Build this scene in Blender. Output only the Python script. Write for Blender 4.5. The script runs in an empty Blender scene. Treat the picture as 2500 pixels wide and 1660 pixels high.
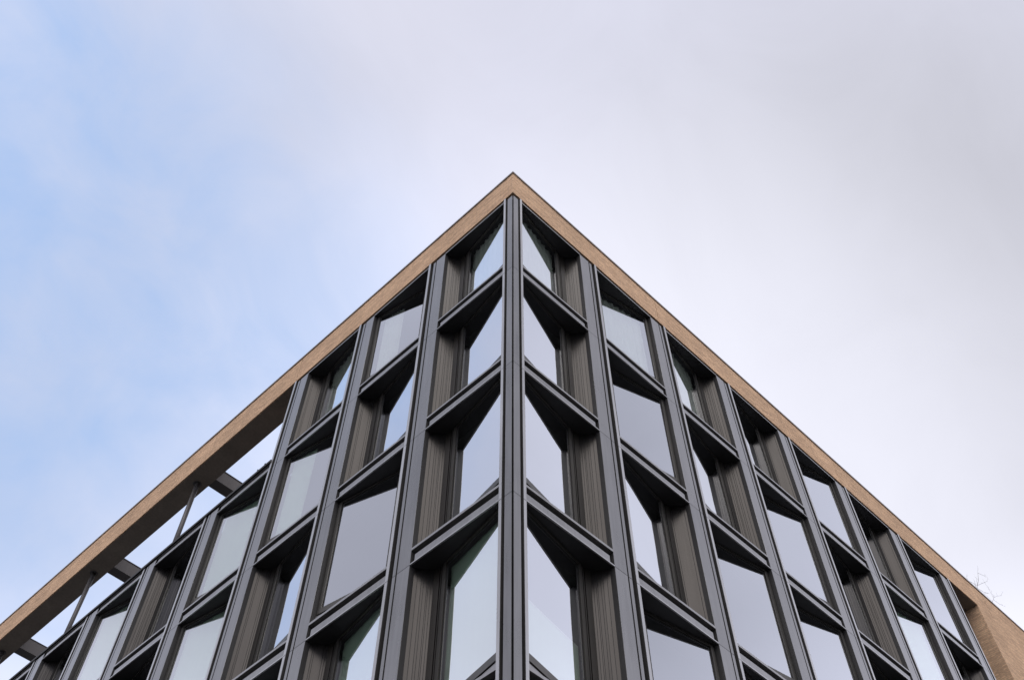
import bpy, bmesh, math, random
from mathutils import Vector, Matrix
random.seed(7)
S = bpy.context.scene
COL = S.collection

# ------------------------------------------------------------------ dimensions (metres)
OZ = 12.973          # height of the third joint below the roof band above the ground
H = 3.3              # storey height
C0, W, Q = 0.3187, 2.1237, 0.6370    # first opening, opening width, pilaster width
P = W + Q
TOP = 9.84           # head of the top storey (relative to OZ)
FB, FT = 10.0, 11.0  # brick roof band
UPPER_END = C0 + 3 * P - 0.02        # left face: end of the top storey
RN, LN = 7, 9        # bays on each face

# ------------------------------------------------------------------ materials
def mat(name):
    m = bpy.data.materials.new(name); m.use_nodes = True
    nt = m.node_tree; nt.nodes.clear()
    out = nt.nodes.new('ShaderNodeOutputMaterial')
    return m, nt, out

def N(nt, t, **kw):
    n = nt.nodes.new(t)
    for k, v in kw.items():
        if k in n.inputs: n.inputs[k].default_value = v
        else: setattr(n, k, v)
    return n

def metal(name, col, metallic=.75, rough=.4, var=.12, scale=1.3, dirt=.0, bump=0.0):
    m, nt, out = mat(name); L = nt.links
    geo = N(nt, 'ShaderNodeNewGeometry')
    b = N(nt, 'ShaderNodeBsdfPrincipled', Metallic=metallic, Roughness=rough)
    mp = N(nt, 'ShaderNodeMapping'); mp.inputs['Scale'].default_value = (1, 1, .35)
    L.new(geo.outputs['Position'], mp.inputs['Vector'])
    n1 = N(nt, 'ShaderNodeTexNoise', Scale=scale, Detail=6, Roughness=.6)
    L.new(mp.outputs[0], n1.inputs['Vector'])
    n2 = N(nt, 'ShaderNodeTexNoise', Scale=55., Detail=3, Roughness=.6)
    L.new(geo.outputs['Position'], n2.inputs['Vector'])
    r1 = N(nt, 'ShaderNodeMapRange'); r1.inputs[1].default_value = .3; r1.inputs[2].default_value = .7
    r1.inputs[3].default_value = 1 - var; r1.inputs[4].default_value = 1 + var
    L.new(n1.outputs['Fac'], r1.inputs[0])
    r2 = N(nt, 'ShaderNodeMapRange'); r2.inputs[1].default_value = .58; r2.inputs[2].default_value = .75
    r2.inputs[3].default_value = 1.; r2.inputs[4].default_value = 1. - dirt
    L.new(n2.outputs['Fac'], r2.inputs[0])
    mps = N(nt, 'ShaderNodeMapping'); mps.inputs['Scale'].default_value = (13, 13, .55)
    L.new(geo.outputs['Position'], mps.inputs['Vector'])
    n4 = N(nt, 'ShaderNodeTexNoise', Scale=1., Detail=5, Roughness=.6)
    L.new(mps.outputs[0], n4.inputs['Vector'])
    r4 = N(nt, 'ShaderNodeMapRange'); r4.inputs[1].default_value = .3; r4.inputs[2].default_value = .7
    r4.inputs[3].default_value = 1 - var * .7; r4.inputs[4].default_value = 1 + var * .7
    L.new(n4.outputs['Fac'], r4.inputs[0])
    r5 = N(nt, 'ShaderNodeMapRange'); r5.inputs[3].default_value = 1 - var * .5; r5.inputs[4].default_value = 1 + var * .5
    L.new(geo.outputs['Random Per Island'], r5.inputs[0])
    m45 = N(nt, 'ShaderNodeMath', operation='MULTIPLY'); L.new(r4.outputs[0], m45.inputs[0]); L.new(r5.outputs[0], m45.inputs[1])
    m12 = N(nt, 'ShaderNodeMath', operation='MULTIPLY'); L.new(r1.outputs[0], m12.inputs[0]); L.new(r2.outputs[0], m12.inputs[1])
    mu = N(nt, 'ShaderNodeMath', operation='MULTIPLY')
    L.new(m12.outputs[0], mu.inputs[0]); L.new(m45.outputs[0], mu.inputs[1])
    vm = N(nt, 'ShaderNodeVectorMath', operation='SCALE'); vm.inputs[0].default_value = col
    L.new(mu.outputs[0], vm.inputs['Scale'])
    L.new(vm.outputs[0], b.inputs['Base Color'])
    rr = N(nt, 'ShaderNodeMapRange'); rr.inputs[1].default_value = .3; rr.inputs[2].default_value = .7
    rr.inputs[3].default_value = rough - .06; rr.inputs[4].default_value = rough + .08
    L.new(n1.outputs['Fac'], rr.inputs[0]); L.new(rr.outputs[0], b.inputs['Roughness'])
    if bump:
        n3 = N(nt, 'ShaderNodeTexNoise', Scale=1.1, Detail=1)
        L.new(geo.outputs['Position'], n3.inputs['Vector'])
        bp = N(nt, 'ShaderNodeBump', Strength=1., Distance=bump)
        L.new(n3.outputs['Fac'], bp.inputs['Height']); L.new(bp.outputs[0], b.inputs['Normal'])
    L.new(b.outputs[0], out.inputs[0])
    return m

def plain(name, col, rough=.8, var=.15, scale=2.):
    return metal(name, col, 0., rough, var, scale)

M = {}
M['panel'] = metal('anodised_grey', (.225, .222, .22), .72, .28, .14, 1.1, .08, .003)
M['fin'] = metal('edge_grey', (.43, .425, .42), .72, .30, .10, 1.1, .06)
M['rail'] = metal('rail_grey', (.25, .246, .242), .72, .30, .14, 1.6, .08)
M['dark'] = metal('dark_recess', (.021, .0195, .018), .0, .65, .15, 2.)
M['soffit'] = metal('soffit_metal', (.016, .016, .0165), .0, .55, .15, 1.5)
M['bronze'] = metal('window_frame_bronze', (.085, .08, .071), .7, .34, .10, 2.)
M['rubber'] = plain('gasket_black', (.012, .012, .013), .6)
M['reveal'] = metal('reveal_brown_grey', (.037, .0340, .0315), .85, .30, .14, 1.6, .12)
M['olive'] = metal('reveal_side', (.036, .032, .026), .75, .35, .12, 1.6)
M['sill'] = metal('sill_grey', (.30, .295, .29), .65, .34, .10, 2., .1)
M['conc'] = plain('soffit_render', (.20, .17, .14), .85, .18, .8)
M['cap'] = metal('coping_metal', (.10, .10, .105), .7, .4, .08)
M['interior'] = plain('interior_plaster', (.30, .30, .29), .9, .05)
M['carpet'] = plain('interior_floor', (.09, .09, .09), .9)
M['beam'] = metal('beam_steel', (.075, .07, .068), .3, .5, .12)
M['curtain'] = plain('curtain_cloth', (.88, .90, .87), .9, .05)
M['blind'] = plain('blind_cloth', (.72, .86, .74), .9, .03)
M['roofing'] = plain('roof_felt', (.12, .12, .12), .95)
M['bark'] = plain('twig_bark', (.10, .085, .075), .9)
M['leaf'] = plain('leaf_green', (.05, .075, .035), .8, .3, 20)
M['asphalt'] = plain('asphalt', (.042, .042, .044), .92, .25, .8)
M['paving'] = plain('paving_slab', (.075, .072, .07), .9, .2, .7)
M['kerb'] = plain('kerb_stone', (.22, .21, .20), .9)

def glass():
    m, nt, out = mat('coated_glass'); L = nt.links
    geo = N(nt, 'ShaderNodeNewGeometry')
    lw = N(nt, 'ShaderNodeLayerWeight', Blend=.5)
    pw = N(nt, 'ShaderNodeMath', operation='POWER'); pw.inputs[1].default_value = 2.0
    L.new(lw.outputs['Facing'], pw.inputs[0])
    mr = N(nt, 'ShaderNodeMapRange'); mr.inputs[3].default_value = .55; mr.inputs[4].default_value = 1.
    L.new(pw.outputs[0], mr.inputs[0])
    n = N(nt, 'ShaderNodeTexNoise', Scale=.9, Detail=1.)
    L.new(geo.outputs['Position'], n.inputs['Vector'])
    bp = N(nt, 'ShaderNodeBump', Strength=1., Distance=.0025)
    L.new(n.outputs['Fac'], bp.inputs['Height'])
    g = N(nt, 'ShaderNodeBsdfGlossy', Roughness=.0); g.inputs['Color'].default_value = (.935, .96, 1., 1)
    L.new(bp.outputs[0], g.inputs['Normal'])
    t = N(nt, 'ShaderNodeBsdfTransparent'); t.inputs['Color'].default_value = (.80, .85, .79, 1)
    mx = N(nt, 'ShaderNodeMixShader')
    L.new(mr.outputs[0], mx.inputs[0]); L.new(t.outputs[0], mx.inputs[1]); L.new(g.outputs[0], mx.inputs[2])
    L.new(mx.outputs[0], out.inputs[0])
    return m
M['glass'] = glass()

def brick():
    m, nt, out = mat('pale_brick'); L = nt.links
    uv = N(nt, 'ShaderNodeUVMap'); uv.uv_map = 'UVMap'
    def bt(c1, c2, mo, off):
        t = N(nt, 'ShaderNodeTexBrick', Scale=1.)
        t.offset = .37
        t.inputs['Color1'].default_value = (*c1, 1); t.inputs['Color2'].default_value = (*c2, 1)
        t.inputs['Mortar'].default_value = (*mo, 1)
        t.inputs['Mortar Size'].default_value = .006; t.inputs['Mortar Smooth'].default_value = .2
        t.inputs['Brick Width'].default_value = .29; t.inputs['Row Height'].default_value = .052
        t.inputs['Bias'].default_value = off
        L.new(uv.outputs[0], t.inputs['Vector'])
        return t
    a = bt((.62, .402, .24), (.42, .268, .162), (.35, .262, .19), -.1)
    geo = N(nt, 'ShaderNodeNewGeometry')
    n = N(nt, 'ShaderNodeTexNoise', Scale=9., Detail=5, Roughness=.65)
    mpn = N(nt, 'ShaderNodeMapping'); mpn.inputs['Scale'].default_value = (1, 4, 1)
    L.new(uv.outputs[0], mpn.inputs['Vector']); L.new(mpn.outputs[0], n.inputs['Vector'])
    rp = N(nt, 'ShaderNodeMapRange'); rp.inputs[1].default_value = .3; rp.inputs[2].default_value = .7
    rp.inputs[3].default_value = .68; rp.inputs[4].default_value = 1.3
    L.new(n.outputs['Fac'], rp.inputs[0])
    n2 = N(nt, 'ShaderNodeTexNoise', Scale=.7, Detail=3)
    L.new(uv.outputs[0], n2.inputs['Vector'])
    rp2 = N(nt, 'ShaderNodeMapRange'); rp2.inputs[1].default_value = .3; rp2.inputs[2].default_value = .7
    rp2.inputs[3].default_value = .9; rp2.inputs[4].default_value = 1.1
    L.new(n2.outputs['Fac'], rp2.inputs[0])
    mu = N(nt, 'ShaderNodeMath', operation='MULTIPLY'); L.new(rp.outputs[0], mu.inputs[0]); L.new(rp2.outputs[0], mu.inputs[1])
    vm = N(nt, 'ShaderNodeVectorMath', operation='SCALE')
    L.new(a.outputs['Color'], vm.inputs[0]); L.new(mu.outputs[0], vm.inputs['Scale'])
    b = N(nt, 'ShaderNodeBsdfPrincipled', Roughness=.9); L.new(vm.outputs[0], b.inputs['Base Color'])
    b.inputs['Specular IOR Level'].default_value = .2
    ad = N(nt, 'ShaderNodeMath', operation='SUBTRACT'); L.new(n.outputs['Fac'], ad.inputs[0]); L.new(a.outputs['Fac'], ad.inputs[1])
    bp = N(nt, 'ShaderNodeBump', Strength=.7, Distance=.006); L.new(ad.outputs[0], bp.inputs['Height'])
    L.new(bp.outputs[0], b.inputs['Normal'])
    L.new(b.outputs[0], out.inputs[0])
    return m
M['brick'] = brick()

# ------------------------------------------------------------------ mesh building
class MB:
    """Collects prisms in facade coordinates (s along the face, d depth behind it, z up)."""
    def __init__(self, face='R'):
        self.face = face; self.bm = bmesh.new(); self.mats = []; self.uv = self.bm.loops.layers.uv.new('UVMap')
    def mi(self, m):
        if m not in self.mats: self.mats.append(m)
        return self.mats.index(m)
    def pt(self, s, d, z):
        return Vector((s, d, z)) if self.face == 'R' else Vector((d, s, z))
    def _finish(self, vs, faces, m):
        k = self.mi(m); fs = []
        for f in faces:
            q = self.bm.faces.new([vs[i] for i in f]); q.material_index = k; fs.append(q)
        bmesh.ops.recalc_face_normals(self.bm, faces=fs)
        for q in fs:
            n = q.normal
            for l in q.loops:
                c = l.vert.co
                if abs(n.z) > .8: l[self.uv].uv = (c.x, c.y) if self.face == 'R' else (c.y, c.x)
                elif abs(n.y) >= abs(n.x): l[self.uv].uv = (c.x, c.z)
                else: l[self.uv].uv = (c.y + .13, c.z)
    def box(self, s0, s1, d0, d1, z0, z1, m):
        self.prism([(s0, d0), (s1, d0), (s1, d1), (s0, d1)], z0, z1, m)
    def prism(self, poly, z0, z1, m):
        n = len(poly)
        vs = [self.bm.verts.new(self.pt(s, d, z0)) for s, d in poly] + [self.bm.verts.new(self.pt(s, d, z1)) for s, d in poly]
        faces = [list(range(n - 1, -1, -1)), list(range(n, 2 * n))] + [[i, (i + 1) % n, n + (i + 1) % n, n + i] for i in range(n)]
        self._finish(vs, faces, m)
    def profile(self, prof, s0, s1, m):
        """section polygon in (d, z) extruded along s"""
        n = len(prof)
        vs = [self.bm.verts.new(self.pt(s0, d, z)) for d, z in prof] + [self.bm.verts.new(self.pt(s1, d, z)) for d, z in prof]
        faces = [list(range(n)), list(range(2 * n - 1, n - 1, -1))] + [[i, (i + 1) % n, n + (i + 1) % n, n + i] for i in range(n)]
        self._finish(vs, faces, m)
    def mesh(self, name):
        me = bpy.data.meshes.new(name); self.bm.to_mesh(me); self.bm.free()
        for m in self.mats: me.materials.append(M[m])
        return me

def link(name, me, parent=None, loc=(0, 0, 0)):
    o = bpy.data.objects.new(name, me); COL.objects.link(o)
    o.location = loc
    if parent: o.parent = parent
    return o

def thing(name, label, cat, loc, group=None):
    o = bpy.data.objects.new(name, None); COL.objects.link(o); o.location = loc
    o['label'] = label; o['category'] = cat
    if group: o['group'] = group
    return o

B = thing('office_building', 'grey metal and glass corner office building with a pale brick roof band', 'building', (0, 0, 0))

def loc(face, s, z):
    return (s, 0, z + OZ) if face == 'R' else (0, s, z + OZ)

# ------------------------------------------------------------------ window kinds
K = .160
def g(t): return .130 + K * t          # glass line, kind 'near' (hinged at the corner side)

def window_meshes(face, kind, grooves, top):
    """kind A: glass runs deeper away from the corner; kind B mirrored. Local t from 0 to W."""
    fl = (lambda t: t) if kind == 'A' else (lambda t: W - t)
    def poly(pts): return [(fl(t), d) for t, d in pts]
    def strip(b, t0, t1, a0, a1, z0, z1, m):
        b.prism(poly([(t0, g(t0) + a0), (t1, g(t1) + a0), (t1, g(t1) + a1), (t0, g(t0) + a1)]), z0, z1, m)
    f = MB(face)
    zb = .575
    strip(f, .028, .105, -.03, .04, zb + .115, top - .055, 'bronze')        # stile beside the fin
    strip(f, .028, 1.70, -.028, .04, top - .055, top - .001, 'bronze')       # head
    strip(f, .028, 1.70, -.030, .04, zb, zb + .115, 'bronze')                # bottom rail
    strip(f, 1.606, 1.70, -.03, .04, zb + .115, top - .055, 'bronze')       # deep stile
    strip(f, 1.735, 1.762, -.022, .04, .36, top - .001, 'bronze')
    strip(f, .105, .137, .004, .03, zb + .115, top - .055, 'rubber')
    strip(f, .137, 1.606, .004, .03, top - .085, top - .055, 'rubber')
    strip(f, .137, 1.606, .004, .03, zb + .115, zb + .13, 'rubber')
    strip(f, 1.570, 1.606, .004, .03, zb + .13, top - .085, 'rubber')
    strip(f, 1.700, 1.735, .02, .05, .36, top - .001, 'rubber')
    strip(f, 1.762, 1.80, .0, .05, .36, top - .001, 'rubber')
    strip(f, .0, 1.735, .015, .06, .356, .575, 'rubber')
    fm = f.mesh('window_frame')
    # sloping upstand under the frame
    u = MB(face)
    u.box(0, W, .0, .65, .305, .355, 'sill')
    strip(u, .0, 1.735, -.012, .014, .356, .558, 'sill')
    um = u.mesh('sill')
    # pane
    p = MB(face)
    vs = [p.bm.verts.new(p.pt(fl(t), g(t), z)) for t, z in ((.137, zb + .13), (1.57, zb + .13), (1.57, top - .085), (.137, top - .085))]
    p._finish(vs, [[0, 1, 2, 3]], 'glass')
    q = p.bm.faces[:][0]
    out = Vector((0, -1, 0)) if face == 'R' else Vector((-1, 0, 0))
    if q.normal.dot(out) < 0: q.normal_flip()
    pm = p.mesh('pane')
    # splayed side reveal
    r = MB(face)
    O, G, J = Vector((1.79, .392)), Vector((1.911, .373)), Vector((2.1225, .113))
    def slab(a, b, th, off, m):
        d = (b - a).normalized(); n = Vector((-d.y, d.x))
        if n.y < 0: n = -n
        a2, b2 = a + n * off, b + n * off
        r.prism(poly([a2, b2, b2 + n * th, a2 + n * th]), .357, top - .001, m)
    slab(O, G, .03, 0, 'olive')
    cuts = {'many': [.11, .24, .31, .48, .60, .81], 'few': [.08, .86], 'some': [.10, .22, .70, .80]}[grooves]
    ed = [0] + cuts + [1]
    hw = .0035 / (J - G).length
    for i in range(len(ed) - 1):
        a = ed[i] + (hw if i else 0); b = ed[i + 1] - (hw if i < len(ed) - 2 else 0)
        slab(G.lerp(J, a), G.lerp(J, b), .02, 0, 'reveal')
    slab(G, J, .02, .021, 'rubber')
    rm = r.mesh('reveal_panel')
    # soft furnishings
    def cloth(kind2):
        c = MB(face)
        zl, zh, ta, tb, m = {'curtain': (.45, top - .06, .14, 1.60, 'curtain'), 'curtain_half': (.45, top - .06, .14, .80, 'curtain'),
                    'blind': (.45, top - .06, .14, 1.60, 'blind'), 'half': (.45, 1.72, .12, 1.60, 'blind'),
                    'side': (.45, top - .06, .14, .86, 'blind')}[kind2]
        if m == 'blind':
            strip(c, ta, tb, .10, .11, zl, zh, m)
            if kind2 == 'half': strip(c, ta, tb, .092, .118, zh, zh + .025, 'curtain')
        else:
            n = 90; rnd = random.Random(hash(kind2) % 7 + 3); pts = []
            ph = 0
            for i in range(n + 1):
                t = ta + (tb - ta) * i / n
                ph += .40 + .25 * rnd.random()
                pts.append((t, .12 + .02 * math.sin(ph) + .004 * rnd.random()))
            fr = [(t, g(t) + a) for t, a in pts]; bk = [(t, g(t) + a + .004) for t, a in pts]
            vs = []
            for i in range(n + 1):
                for (t, d), z in ((fr[i], zl), (fr[i], zh), (bk[i], zl), (bk[i], zh)):
                    vs.append(c.bm.verts.new(c.pt(fl(t), d, z)))
            fs = []
            for i in range(n):
                a, b = 4 * i, 4 * i + 4
                fs += [[a, b, b + 1, a + 1], [a + 2, a + 3, b + 3, b + 2], [a, a + 2, b + 2, b], [a + 1, b + 1, b + 3, a + 3]]
            fs += [[0, 1, 3, 2], [4 * n, 4 * n + 2, 4 * n + 3, 4 * n + 1]]
            c._finish(vs, fs, m)
        return c.mesh('blind' if m == 'blind' else 'curtain')
    return fm, um, pm, rm, cloth

CACHE = {}
def window(face, i, row, kind, grooves, cloth):
    top = (TOP - 2 * H) if row == 0 else H
    key = (face, kind, grooves, row == 0)
    if key not in CACHE: CACHE[key] = window_meshes(face, kind, grooves, top) + ({},)
    fm, um, pm, rm, cl, cc = CACHE[key]
    s = C0 + i * P; z = (2 - row) * H
    w = link('window', fm, B, loc(face, s, z))
    link('sill', um, w); link('pane', pm, w); link('reveal_panel', rm, w)
    if cloth:
        if cloth not in cc: cc[cloth] = cl(cloth)
        link(cc[cloth].name.split('.')[0], cc[cloth], w)

# pattern of the photograph: kind, grooves, furnishing (rows from the top)
RW = [
    ['A many curtain', 'B some curtain', 'A many curtain', 'A few', 'B some', 'A few', 'B some'],
    ['A many', 'B some', 'A many', 'B some', 'A many', 'B some blind', 'A some'],
    ['A many', 'A few', 'B some', 'B some', 'A some', 'B many', 'A many'],
    ['A many half', 'B some', 'A some', 'B few', 'A many', 'B some', 'A few'],
    ['A many', 'B some', 'A some', 'B few', 'A many', 'B some', 'A few'],
]
LW = [
    ['A many curtain', 'B some curtain_half', 'A some curtain'],
    ['A many', 'A some', 'B many side', 'B some blind', 'A many', 'B some blind', 'A many', 'B some', 'A few'],
    ['A many', 'B some', 'A some', 'B some blind', 'A few', 'B many', 'A many', 'B some', 'A few'],
    ['A many blind', 'A some blind', 'B few', 'A many', 'B some', 'A few', 'B many', 'A few', 'B some'],
    ['A many', 'B some', 'A some', 'B few', 'A many', 'B some', 'A few', 'B some', 'A few'],
]
for face, tab in (('R', RW), ('L', LW)):
    for row, line in enumerate(tab):
        for i, spec in enumerate(line):
            k = spec.split()
            window(face, i, row, k[0], k[1], k[2] if len(k) > 2 else None)

# ------------------------------------------------------------------ spandrels (rail, flange, soffit) at every joint
def spandrel_mesh(face, kind):
    b = MB(face)
    if kind == 'head':                       # under the brick band: thin edge and soffit only
        b.box(0, W, .0, .012, 0, .028, 'fin')
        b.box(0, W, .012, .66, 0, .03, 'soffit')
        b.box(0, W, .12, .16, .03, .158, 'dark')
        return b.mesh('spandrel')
    b.box(0, W, .0, .03, 0, .024, 'fin')                   # bottom flange
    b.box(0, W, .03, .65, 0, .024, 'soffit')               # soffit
    b.box(.0, W - .085, .022, .05, .024, .185, 'rail')     # face
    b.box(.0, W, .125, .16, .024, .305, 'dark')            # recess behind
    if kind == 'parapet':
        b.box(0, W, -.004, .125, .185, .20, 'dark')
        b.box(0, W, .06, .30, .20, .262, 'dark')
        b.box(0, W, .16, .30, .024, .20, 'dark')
    return b.mesh('spandrel')
SM = {(f, k): spandrel_mesh(f, k) for f in 'RL' for k in ('rail', 'head', 'parapet')}
for face, n in (('R', RN), ('L', LN)):
    for i in range(n):
        for j in range(2, -3, -1):
            kind = 'parapet' if (face == 'L' and j == 2 and i >= 3) else 'rail'
            link('spandrel', SM[face, kind], B, loc(face, C0 + i * P, j * H))
    for i in range(7 if face == 'R' else 3):
        link('spandrel', SM[face, 'head'], B, loc(face, C0 + i * P, TOP))

# ------------------------------------------------------------------ pilasters
ZB = -2 * H
def pieces(top):
    """storey-long pieces with a 12 mm open joint at each seam"""
    out = []; lv = [j * H for j in range(-2, 4)]
    for a, b in zip(lv[:-1], lv[1:]):
        hi = min(b, top)
        if a >= top - .3: break
        if top - hi < .3: hi = top
        out.append((a + .005, hi - (.005 if hi < top else 0)))
        if hi == top: break
    return out

def pilaster(face, i):
    s = C0 + i * P + W
    low = face == 'L' and i >= 3
    ptop = 2 * H + .20 if low else TOP + .01
    ftop = 2 * H + .262 if low else FB - .002
    b = MB(face)
    for a, z in pieces(ptop):
        b.box(s, s + .322, 0, .006, a, z, 'panel')
        b.box(s + .362, s + .440, .002, .008, a, z, 'panel')
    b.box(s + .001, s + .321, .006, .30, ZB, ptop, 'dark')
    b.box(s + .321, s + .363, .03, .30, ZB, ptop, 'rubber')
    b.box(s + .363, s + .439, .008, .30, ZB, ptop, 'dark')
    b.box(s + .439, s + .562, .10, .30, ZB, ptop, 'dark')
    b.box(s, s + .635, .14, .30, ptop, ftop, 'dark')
    o = link('pilaster', b.mesh('pilaster'), B, (0, 0, OZ))
    f = MB(face)
    for a, z in pieces(ftop):
        f.box(s + .562, s + .636, 0, .008, a, z, 'fin')
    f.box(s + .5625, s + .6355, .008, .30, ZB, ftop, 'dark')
    link('fin', f.mesh('fin'), o)
for i in range(RN): pilaster('R', i)
for i in range(LN): pilaster('L', i)

# corner post: two strips, two recesses, two fins
c = MB('R')
for face in 'RL':
    c.face = face
    for a, z in pieces(TOP + .01):
        c.box(.027, .182, 0, .006, a, z, 'panel')
    for a, z in pieces(FB - .002):
        c.box(.255, .3187, 0, .008, a, z, 'fin')
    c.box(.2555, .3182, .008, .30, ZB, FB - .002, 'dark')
c.face = 'R'
c.prism([(.045, .045), (.181, .045), (.181, .181), (.045, .181)], ZB, TOP + .005, 'rubber')
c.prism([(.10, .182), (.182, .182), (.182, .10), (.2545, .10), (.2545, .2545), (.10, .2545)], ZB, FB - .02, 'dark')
link('corner_post', c.mesh('corner_post'), B, (0, 0, OZ))

# ------------------------------------------------------------------ brick band with movement joints, coping
FD = .69
RX, LY = 33.0, 33.0
b = MB('R')
jr = [FD, 5.599, 13.9, 22.3, RX]; jl = [0, 8.56, 17.0, 25.4, LY]
JW = .010
b.box(0, FD, 0, FD, FB, FT, 'brick')
for k in range(4):
    b.box(jr[k] + (JW if k else 0), jr[k + 1] - JW, 0, FD, FB, FT, 'brick')
    b.face = 'L'
    b.box((jl[k] if k else FD) + (JW if k else 0), jl[k + 1] - JW, 0, FD, FB, FT, 'brick')
    b.face = 'R'
for k in range(1, 4):
    b.box(jr[k] - JW, jr[k] + JW, .015, FD - .01, FB + .004, FT - .004, 'rubber')
    b.face = 'L'; b.box(jl[k] - JW, jl[k] + JW, .015, FD - .01, FB + .004, FT - .004, 'rubber'); b.face = 'R'
fo = link('roof_band', b.mesh('roof_band'), B, (0, 0, OZ))
b = MB('R')
b.box(-.03, RX, -.03, FD + .03, FT + .03, FT + .075, 'fin')
b.face = 'L'; b.box(FD + .03, LY, -.03, FD + .03, FT + .03, FT + .075, 'fin'); b.face = 'R'
b.box(.02, RX - .02, .02, FD, FT, FT + .03, 'rubber')
b.face = 'L'; b.box(FD, LY, .02, FD, FT, FT + .03, 'rubber')
link('coping', b.mesh('coping'), fo)
# rendered underside of the band over the terrace, three millimetres proud
b = MB('L')
b.box(UPPER_END + .02, LY - .01, .035, FD - .004, FB - .012, FB - .001, 'conc')
link('band_soffit', b.mesh('band_soffit'), fo)

# brick pier at the far right, with the deep recess beside the last pilaster
PX = 21.33
b = MB('R')
b.prism([(PX, 0), (RX, 0), (RX, 1.2), (PX, 1.2)], -OZ, FB - .001, 'brick')
link('brick_wall', b.mesh('brick_wall'), B, (0, 0, OZ))
b = MB('R')
s1 = C0 + RN * P
b.box(s1 - .02, PX, 1.2, 1.4, ZB, FB - .001, 'dark')
b.box(s1, PX - .002, FD + .001, 1.2, FB, FB + .1, 'conc')
b.box(s1 + .01, PX - .002, .03, FD, FB - .012, FB - .001, 'conc')
b.box(s1 - .001, s1 + .1, .30, 1.2, ZB, FB - .02, 'dark')
link('recess_wall', b.mesh('recess_wall'), B, (0, 0, OZ))

# ------------------------------------------------------------------ terrace on the left: parapet cap, steel posts, cross beams
b = MB('L')
b.box(UPPER_END + .001, LY, -.03, .34, 2 * H + .266, 2 * H + .345, 'dark')
link('parapet_cap', b.mesh('parapet_cap'), B, (0, 0, OZ))
def cyl(bm, p0, p1, r0, r1, n=10):
    p0, p1 = Vector(p0), Vector(p1); d = (p1 - p0)
    if d.length < 1e-5: return
    d.normalize(); a = d.orthogonal().normalized(); e = d.cross(a)
    rings = []
    for p, r in ((p0, r0), (p1, r1)):
        rings.append([bm.verts.new(p + (a * math.cos(2 * math.pi * k / n) + e * math.sin(2 * math.pi * k / n)) * r) for k in range(n)])
    for k in range(n):
        q = bm.faces.new([rings[0][k], rings[0][(k + 1) % n], rings[1][(k + 1) % n], rings[1][k]]); q.smooth = True
    bm.faces.new(rings[0][::-1]); bm.faces.new(rings[1])
for k in range(4):
    s = 13.72 + k * 5.52
    bm = bmesh.new()
    cyl(bm, (0, 0, 0), (0, 0, FB - 2 * H - .312), .07, .07, 20)
    cyl(bm, (0, 0, FB - 2 * H - .326), (0, 0, FB - 2 * H - .314), .13, .13, 20)
    me = bpy.data.meshes.new('steel_post'); bm.to_mesh(me); bm.free(); me.materials.append(M['beam'])
    link('steel_post', me, B, (.40, s, OZ + 2 * H + .30))
for s0 in (13.19, 18.55, 24.14, 29.7):
    b = MB('L')
    b.box(s0, s0 + .38, FD + .001, 7.4, FB + .002, FB + .44, 'beam')
    b.box(s0 - .02, s0 + .40, FD + .001, 7.4, FB + .44, FB + .455, 'cap')
    link('cross_beam', b.mesh('cross_beam'), B, (0, 0, OZ))
b = MB('L')
b.box(UPPER_END, LY, 7.4, 8.1, FB, FT, 'brick')
link('rear_band', b.mesh('rear_band'), B, (0, 0, OZ))
for s in (13.4, 24.3, 32):
    b = MB('L'); b.box(s - .3, s + .3, 7.45, 8.05, 2 * H + .3, FB, 'brick')
    link('rear_pier', b.mesh('rear_pier'), B, (0, 0, OZ))

# ------------------------------------------------------------------ structure behind the facade
for j in range(-2, 3):
    b = MB('R')
    b.prism([(.66, .66), (RX - .1, .66), (RX - .1, 9), (9, 9), (9, LY), (.66, LY)], j * H + .002, j * H + .29, 'interior')
    b.prism([(.66, .66), (RX - .1, .66), (RX - .1, 9), (9, 9), (9, LY), (.66, LY)], j * H + .29, j * H + .30, 'carpet')
    link('floor_slab', b.mesh('floor_slab'), B, (0, 0, OZ))
b = MB('R')
b.box(FD + .001, PX, FD + .001, UPPER_END - .3, TOP + .01, TOP + .34, 'interior')
b.box(FD + .001, PX, FD + .001, UPPER_END - .3, TOP + .34, TOP + .46, 'roofing')
link('roof', b.mesh('roof'), B, (0, 0, OZ))
b = MB('R')
b.box(.35, PX, UPPER_END - .3, UPPER_END - .02, 2 * H + .30, FB - .03, 'brick')
link('end_wall', b.mesh('end_wall'), B, (0, 0, OZ))
b = MB('R')
b.prism([(4.2, 4.2), (RX - .2, 4.2), (RX - .2, 4.4), (4.4, 4.4), (4.4, LY - .2), (4.2, LY - .2)], ZB, 2 * H, 'interior')
b.box(4.2, PX, 4.2, 4.4, 2 * H + .3, TOP, 'interior')
b.box(4.2, 4.4, 4.4, UPPER_END - .3, 2 * H + .3, TOP, 'interior')
link('partition_wall', b.mesh('partition_wall'), B, (0, 0, OZ))
b = MB('R')
b.prism([(.02, .02), (PX, .02), (PX, 9), (9, 9), (9, LY), (.02, LY)], -OZ, ZB - .002, 'dark')
link('base_wall', b.mesh('base_wall'), B, (0, 0, OZ))

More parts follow.
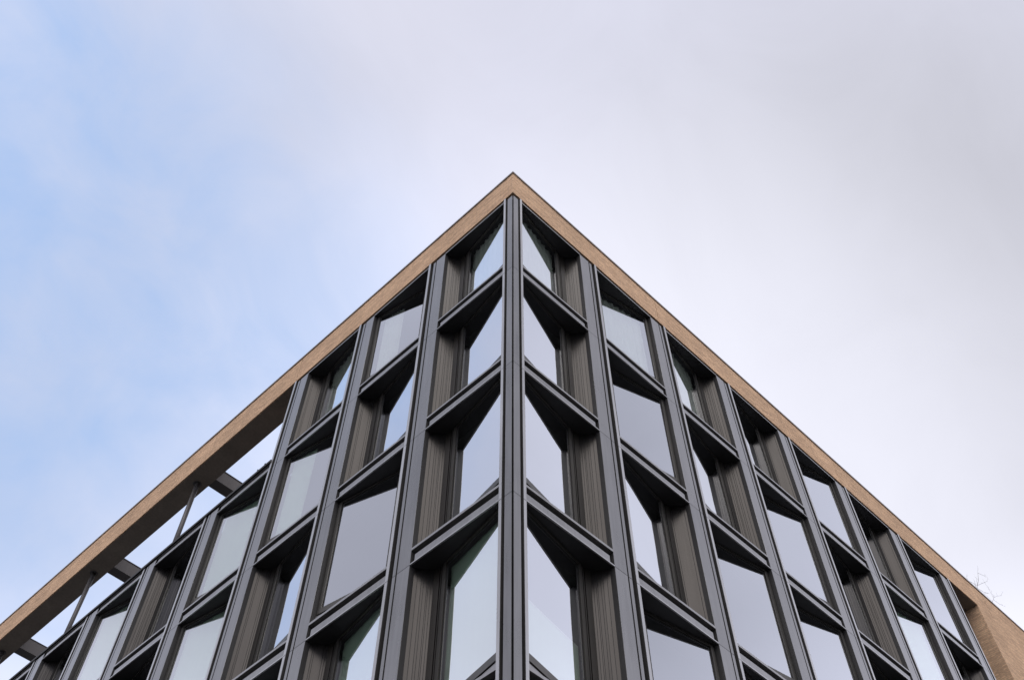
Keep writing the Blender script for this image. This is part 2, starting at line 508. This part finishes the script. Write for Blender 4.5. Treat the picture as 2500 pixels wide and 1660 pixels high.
# ------------------------------------------------------------------ leafless shrubs on the roof at the right
def shrub(name, label, base, paths, seed):
    rnd = random.Random(seed)
    bm = bmesh.new(); bx = Vector(base)
    def grow(p, d, ln, r, depth):
        n = 4
        for k in range(n):
            q = p + d * ln / n
            cyl(bm, p, q, r * .42, r * .34, 5); r *= .82
            p = q
            d = (d + Vector((rnd.uniform(-.25, .25), rnd.uniform(-.2, .2), rnd.uniform(-.12, .25)))).normalized()
            if depth > 0 and k > 0:
                side = (d + Vector((rnd.uniform(-.9, .9), rnd.uniform(-.6, .6), rnd.uniform(-.3, .5)))).normalized()
                grow(p.copy(), side, ln * rnd.uniform(.3, .5), max(r * .75, .0035), depth - 1)
    for path, r in paths:
        pts = [Vector(p) - bx for p in path]
        for a, bb in zip(pts[:-1], pts[1:]):
            cyl(bm, a, bb, r * .42, r * .34, 6); r *= .8
            if a.z > .9:
                d = ((bb - a).normalized() + Vector((rnd.uniform(-.7, .7), rnd.uniform(-.4, .4), rnd.uniform(-.2, .5)))).normalized()
                grow(bb.copy(), d, (bb - a).length * rnd.uniform(.3, .55), max(r * .7, .004), 1)
        grow(pts[-1].copy(), (pts[-1] - pts[-2]).normalized(), .2, max(r * .7, .004), 1)
    me = bpy.data.meshes.new(name); bm.to_mesh(me); bm.free(); me.materials.append(M['bark'])
    o = link(name, me, None, bx)
    o['label'] = label; o['category'] = 'shrub'; o['group'] = 'bare shrubs on the roof'
    return o
z0 = OZ
rb = TOP + .46
shrub('bare_shrub', 'larger leafless shrub with forking twigs rising behind the right roof edge', (23.15, .35, OZ + rb), [
    ([(23.15, .35, z0 + rb), (23.25, .33, z0 + 11.3), (23.28, .3, z0 + 11.94), (23.52, .3, z0 + 12.21)], .03),
    ([(23.52, .3, z0 + 12.21), (24.1, .33, z0 + 12.8), (24.35, .3, z0 + 13.25), (25.0, .3, z0 + 13.5)], .016),
    ([(23.45, .3, z0 + 12.15), (23.2, .32, z0 + 12.15), (22.85, .3, z0 + 11.99), (22.3, .3, z0 + 11.75)], .013),
    ([(23.52, .3, z0 + 12.21), (24.2, .3, z0 + 12.7), (24.9, .3, z0 + 13.2)], .012),
    ([(23.30, .3, z0 + 11.98), (23.85, .28, z0 + 12.1), (24.4, .3, z0 + 12.4)], .012),
    ([(23.20, .34, z0 + 11.3), (22.5, .3, z0 + 11.6), (22.45, .3, z0 + 11.8), (22.7, .3, z0 + 12.05)], .010),
], 3)
shrub('bare_shrub', 'smaller leafless shrub, lower along the right roof edge', (24.1, .35, OZ + rb), [
    ([(24.1, .35, z0 + rb), (24.2, .33, z0 + 11.5), (24.35, .3, z0 + 12.02), (24.8, .3, z0 + 12.45)], .016),
    ([(24.8, .3, z0 + 12.45), (25.3, .3, z0 + 12.8), (25.8, .3, z0 + 13.1)], .009),
    ([(24.6, .3, z0 + 12.25), (25.0, .3, z0 + 12.3), (25.4, .3, z0 + 12.45)], .008),
    ([(24.7, .3, z0 + 12.35), (24.7, .3, z0 + 12.7), (24.6, .3, z0 + 12.9)], .008),
], 8)

# little plants on the terrace edge
def sprig(label, x, y, ztop, seed):
    rnd = random.Random(seed); bm = bmesh.new()
    zb = OZ + 2 * H + .30
    hgt = ztop - zb
    stems = []
    for k in range(6):
        p = Vector((0, 0, 0)); d = Vector((rnd.uniform(-.12, .12), rnd.uniform(-.16, .16), 1)).normalized()
        for j in range(6):
            q = p + d * hgt / 6 * rnd.uniform(.85, 1.02)
            cyl(bm, p, q, .006, .005, 5); p = q
            d = (d + Vector((rnd.uniform(-.12, .12), rnd.uniform(-.12, .12), .1))).normalized()
            for l in range(5):
                a = rnd.uniform(0, 6.28); ld = Vector((math.cos(a), math.sin(a), rnd.uniform(.1, .9))).normalized()
                sz = rnd.uniform(.05, .09); sd = ld.cross(Vector((0, 0, 1))).normalized() * sz * .28
                vs = [bm.verts.new(v) for v in (p, p + ld * sz * .5 + sd, p + ld * sz, p + ld * sz * .5 - sd)]
                bm.faces.new(vs)
    me = bpy.data.meshes.new('terrace_plant'); bm.to_mesh(me); bm.free(); me.materials.append(M['leaf'])
    o = link('terrace_plant', me, None, (x, y, zb))
    o['label'] = label; o['category'] = 'plant'; o['group'] = 'plants on the terrace edge'
sprig('taller dark leafy plant on the terrace parapet, nearer the top storey', .42, 9.62, OZ + 7.71, 1)
sprig('lower dark leafy plant on the terrace parapet, nearer the cross beam', .42, 9.93, OZ + 7.67, 2)

# ------------------------------------------------------------------ ground
def sheet(name, pts, z, m):
    me = bpy.data.meshes.new(name); me.from_pydata([(x, y, z) for x, y in pts], [], [list(range(len(pts)))]); me.materials.append(M[m])
    o = link(name, me); o['kind'] = 'structure'; return o
sheet('ground', [(-900, -900), (900, -900), (900, 900), (-900, 900)], -.13, 'asphalt')
b = MB('R')
b.prism([(-4.5, -4.5), (40, -4.5), (40, -.01), (-.01, -.01), (-.01, 40), (-4.5, 40)], -.125, 0, 'paving')
o = link('pavement', b.mesh('pavement')); o['kind'] = 'structure'
b = MB('R')
b.prism([(-4.65, -4.65), (40, -4.65), (40, -4.502), (-4.502, -4.502), (-4.502, 40), (-4.65, 40)], -.128, .004, 'kerb')
o = link('kerb', b.mesh('kerb')); o['kind'] = 'structure'

# ------------------------------------------------------------------ sky and sun
SUN_AZ, SUN_EL = math.radians(-125), math.radians(57)       # azimuth from +X towards +Y
sd = Vector((math.cos(SUN_AZ) * math.cos(SUN_EL), math.sin(SUN_AZ) * math.cos(SUN_EL), math.sin(SUN_EL)))
w = bpy.data.worlds.new('World'); S.world = w; w.use_nodes = True
nt = w.node_tree; nt.nodes.clear(); L = nt.links
wo = nt.nodes.new('ShaderNodeOutputWorld'); bg = N(nt, 'ShaderNodeBackground', Strength=.1)
L.new(bg.outputs[0], wo.inputs[0])
sky = nt.nodes.new('ShaderNodeTexSky'); sky.sky_type = 'NISHITA'; sky.sun_disc = False
sky.sun_elevation = SUN_EL; sky.sun_rotation = math.pi / 2 - SUN_AZ
tc = nt.nodes.new('ShaderNodeTexCoord'); D = tc.outputs['Generated']
def lobe(direction, lo, hi, a, b):
    v = N(nt, 'ShaderNodeVectorMath', operation='DOT_PRODUCT'); v.inputs[1].default_value = Vector(direction).normalized()
    L.new(D, v.inputs[0])
    r = N(nt, 'ShaderNodeMapRange', interpolation_type='SMOOTHSTEP')
    r.inputs[1].default_value = lo; r.inputs[2].default_value = hi; r.inputs[3].default_value = a; r.inputs[4].default_value = b
    L.new(v.outputs['Value'], r.inputs[0]); return r.outputs[0]
def noise(scale, detail, rough, dist, sc=(1, 1, 1), off=(0, 0, 0)):
    mp = N(nt, 'ShaderNodeMapping'); mp.inputs['Scale'].default_value = sc; mp.inputs['Location'].default_value = off
    L.new(D, mp.inputs['Vector'])
    n = N(nt, 'ShaderNodeTexNoise', Scale=scale, Detail=detail, Roughness=rough, Distortion=dist)
    L.new(mp.outputs[0], n.inputs['Vector']); return n.outputs['Fac']
def math2(op, a, b):
    n = N(nt, 'ShaderNodeMath', operation=op)
    for k, v in enumerate((a, b)):
        if isinstance(v, (int, float)): n.inputs[k].default_value = v
        else: L.new(v, n.inputs[k])
    return n.outputs[0]
def rng(v, a, b, c, d):
    r = N(nt, 'ShaderNodeMapRange'); 
    for k, x in enumerate((a, b, c, d)): r.inputs[k + 1].default_value = x
    L.new(v, r.inputs[0]); return r.outputs[0]
# thin veil everywhere, thinner in one patch to the left (the blue part)
sep = N(nt, 'ShaderNodeSeparateXYZ'); L.new(D, sep.inputs[0])
def sm(v, a, b):
    r = N(nt, 'ShaderNodeMapRange', interpolation_type='SMOOTHSTEP'); r.inputs[1].default_value = a; r.inputs[2].default_value = b
    L.new(v, r.inputs[0]); return r.outputs[0]
blue = math2('MULTIPLY', lobe((.02, .66, .75), .83, 1.0, 0., 1.), math2('MULTIPLY', sm(sep.outputs['X'], -.38, -.10), sm(sep.outputs['Y'], .28, .62)))
wisp = noise(6.0, 10, .57, .6, (1, 1.4, .9), (3.1, .4, 1.7))
soft = noise(4.5, 9, .58, .7, (1, 1.3, 1), (.7, 5.2, 2.))
blue = math2('ADD', blue, lobe((-.18, .50, .85), .93, 1.0, 0., .26))
clear = math2('MULTIPLY', blue, rng(wisp, .32, .68, 1.0, .55))
fac = math2('SUBTRACT', 1., math2('MULTIPLY', clear, .78))
bright = rng(soft, .3, .7, .975, 1.045)
bright = math2('ADD', bright, math2('MULTIPLY', sm(sep.outputs['Z'], .62, .50), .35))
fac = math2('MAXIMUM', fac, math2('MULTIPLY', sm(sep.outputs['Z'], .64, .50), .75))
for d, lo, hi, amp in (((.60, .50, .62), .84, 1.0, .42), ((-.61, -.61, .50), .5, .9, .9), ((.696, -.37, .616), .93, .995, .28),
                       ((-.68, .45, .58), .90, .97, -.20), ((.5, -.64, .60), .90, .97, -.15), ((-.25, .62, .74), .955, .995, .10), ((.55, -.18, .83), .945, .999, -.06)):
    bright = math2('ADD', bright, math2('MULTIPLY', lobe(d, lo, hi, 0., 1.), amp))
cl = N(nt, 'ShaderNodeVectorMath', operation='SCALE'); cl.inputs[0].default_value = (5.9, 5.98, 7.0)
L.new(bright, cl.inputs['Scale'])
warm = N(nt, 'ShaderNodeMix', data_type='VECTOR'); L.new(lobe((.68, .20, .70), .88, .985, 0., 1.), warm.inputs[0])
L.new(cl.outputs[0], warm.inputs[4])
cl2 = N(nt, 'ShaderNodeVectorMath', operation='SCALE'); cl2.inputs[0].default_value = (5.4, 5.44, 6.1); L.new(bright, cl2.inputs['Scale'])
L.new(cl2.outputs[0], warm.inputs[5])
# the clear part: the physical sky, thinned with bright haze
hz = N(nt, 'ShaderNodeVectorMath', operation='MULTIPLY_ADD')
hz.inputs[1].default_value = (1., 1., 1.); hz.inputs[2].default_value = (2.0, 3.05, 4.85)
L.new(sky.outputs[0], hz.inputs[0])
mx = N(nt, 'ShaderNodeMix', data_type='VECTOR')
L.new(fac, mx.inputs[0]); L.new(hz.outputs[0], mx.inputs[4]); L.new(warm.outputs[1], mx.inputs[5])
L.new(mx.outputs[1], bg.inputs['Color'])

sl = bpy.data.lights.new('sun', 'SUN'); sl.energy = 1.5; sl.angle = math.radians(60); sl.color = (1., .93, .83)
so = bpy.data.objects.new('sun', sl); COL.objects.link(so); so.location = (0, 0, 60)
so.rotation_euler = sd.to_track_quat('Z', 'Y').to_euler()

# ------------------------------------------------------------------ camera
cam = bpy.data.cameras.new('camera'); co = bpy.data.objects.new('camera', cam); COL.objects.link(co)
r = Vector((0.70699423, -0.70716927, 0.00841308)); u = Vector((-0.62393111, -0.61808758, 0.47820259)); f = Vector((0.33297015, 0.34333566, 0.87820926))
mtx = Matrix((r, u, -f)).transposed().to_4x4(); mtx.translation = (-8.21361, -8.15248, OZ - 11.37345)
co.matrix_world = mtx
cam.sensor_width = 36; cam.sensor_fit = 'HORIZONTAL'; cam.lens = 2371.3 / 2500 * 36
cam.shift_x = 19.39 / 2500; cam.shift_y = -355.06 / 2500
cam.clip_start = .1; cam.clip_end = 3000
S.camera = co

S.view_settings.view_transform = 'Standard'; S.view_settings.look = 'None'
S.view_settings.exposure = .25; S.view_settings.gamma = 1.
S.render.engine = 'CYCLES'
cy = S.cycles; cy.use_denoising = True; cy.max_bounces = 8; cy.glossy_bounces = 5; cy.transparent_max_bounces = 12; cy.diffuse_bounces = 4
cy.caustics_reflective = True
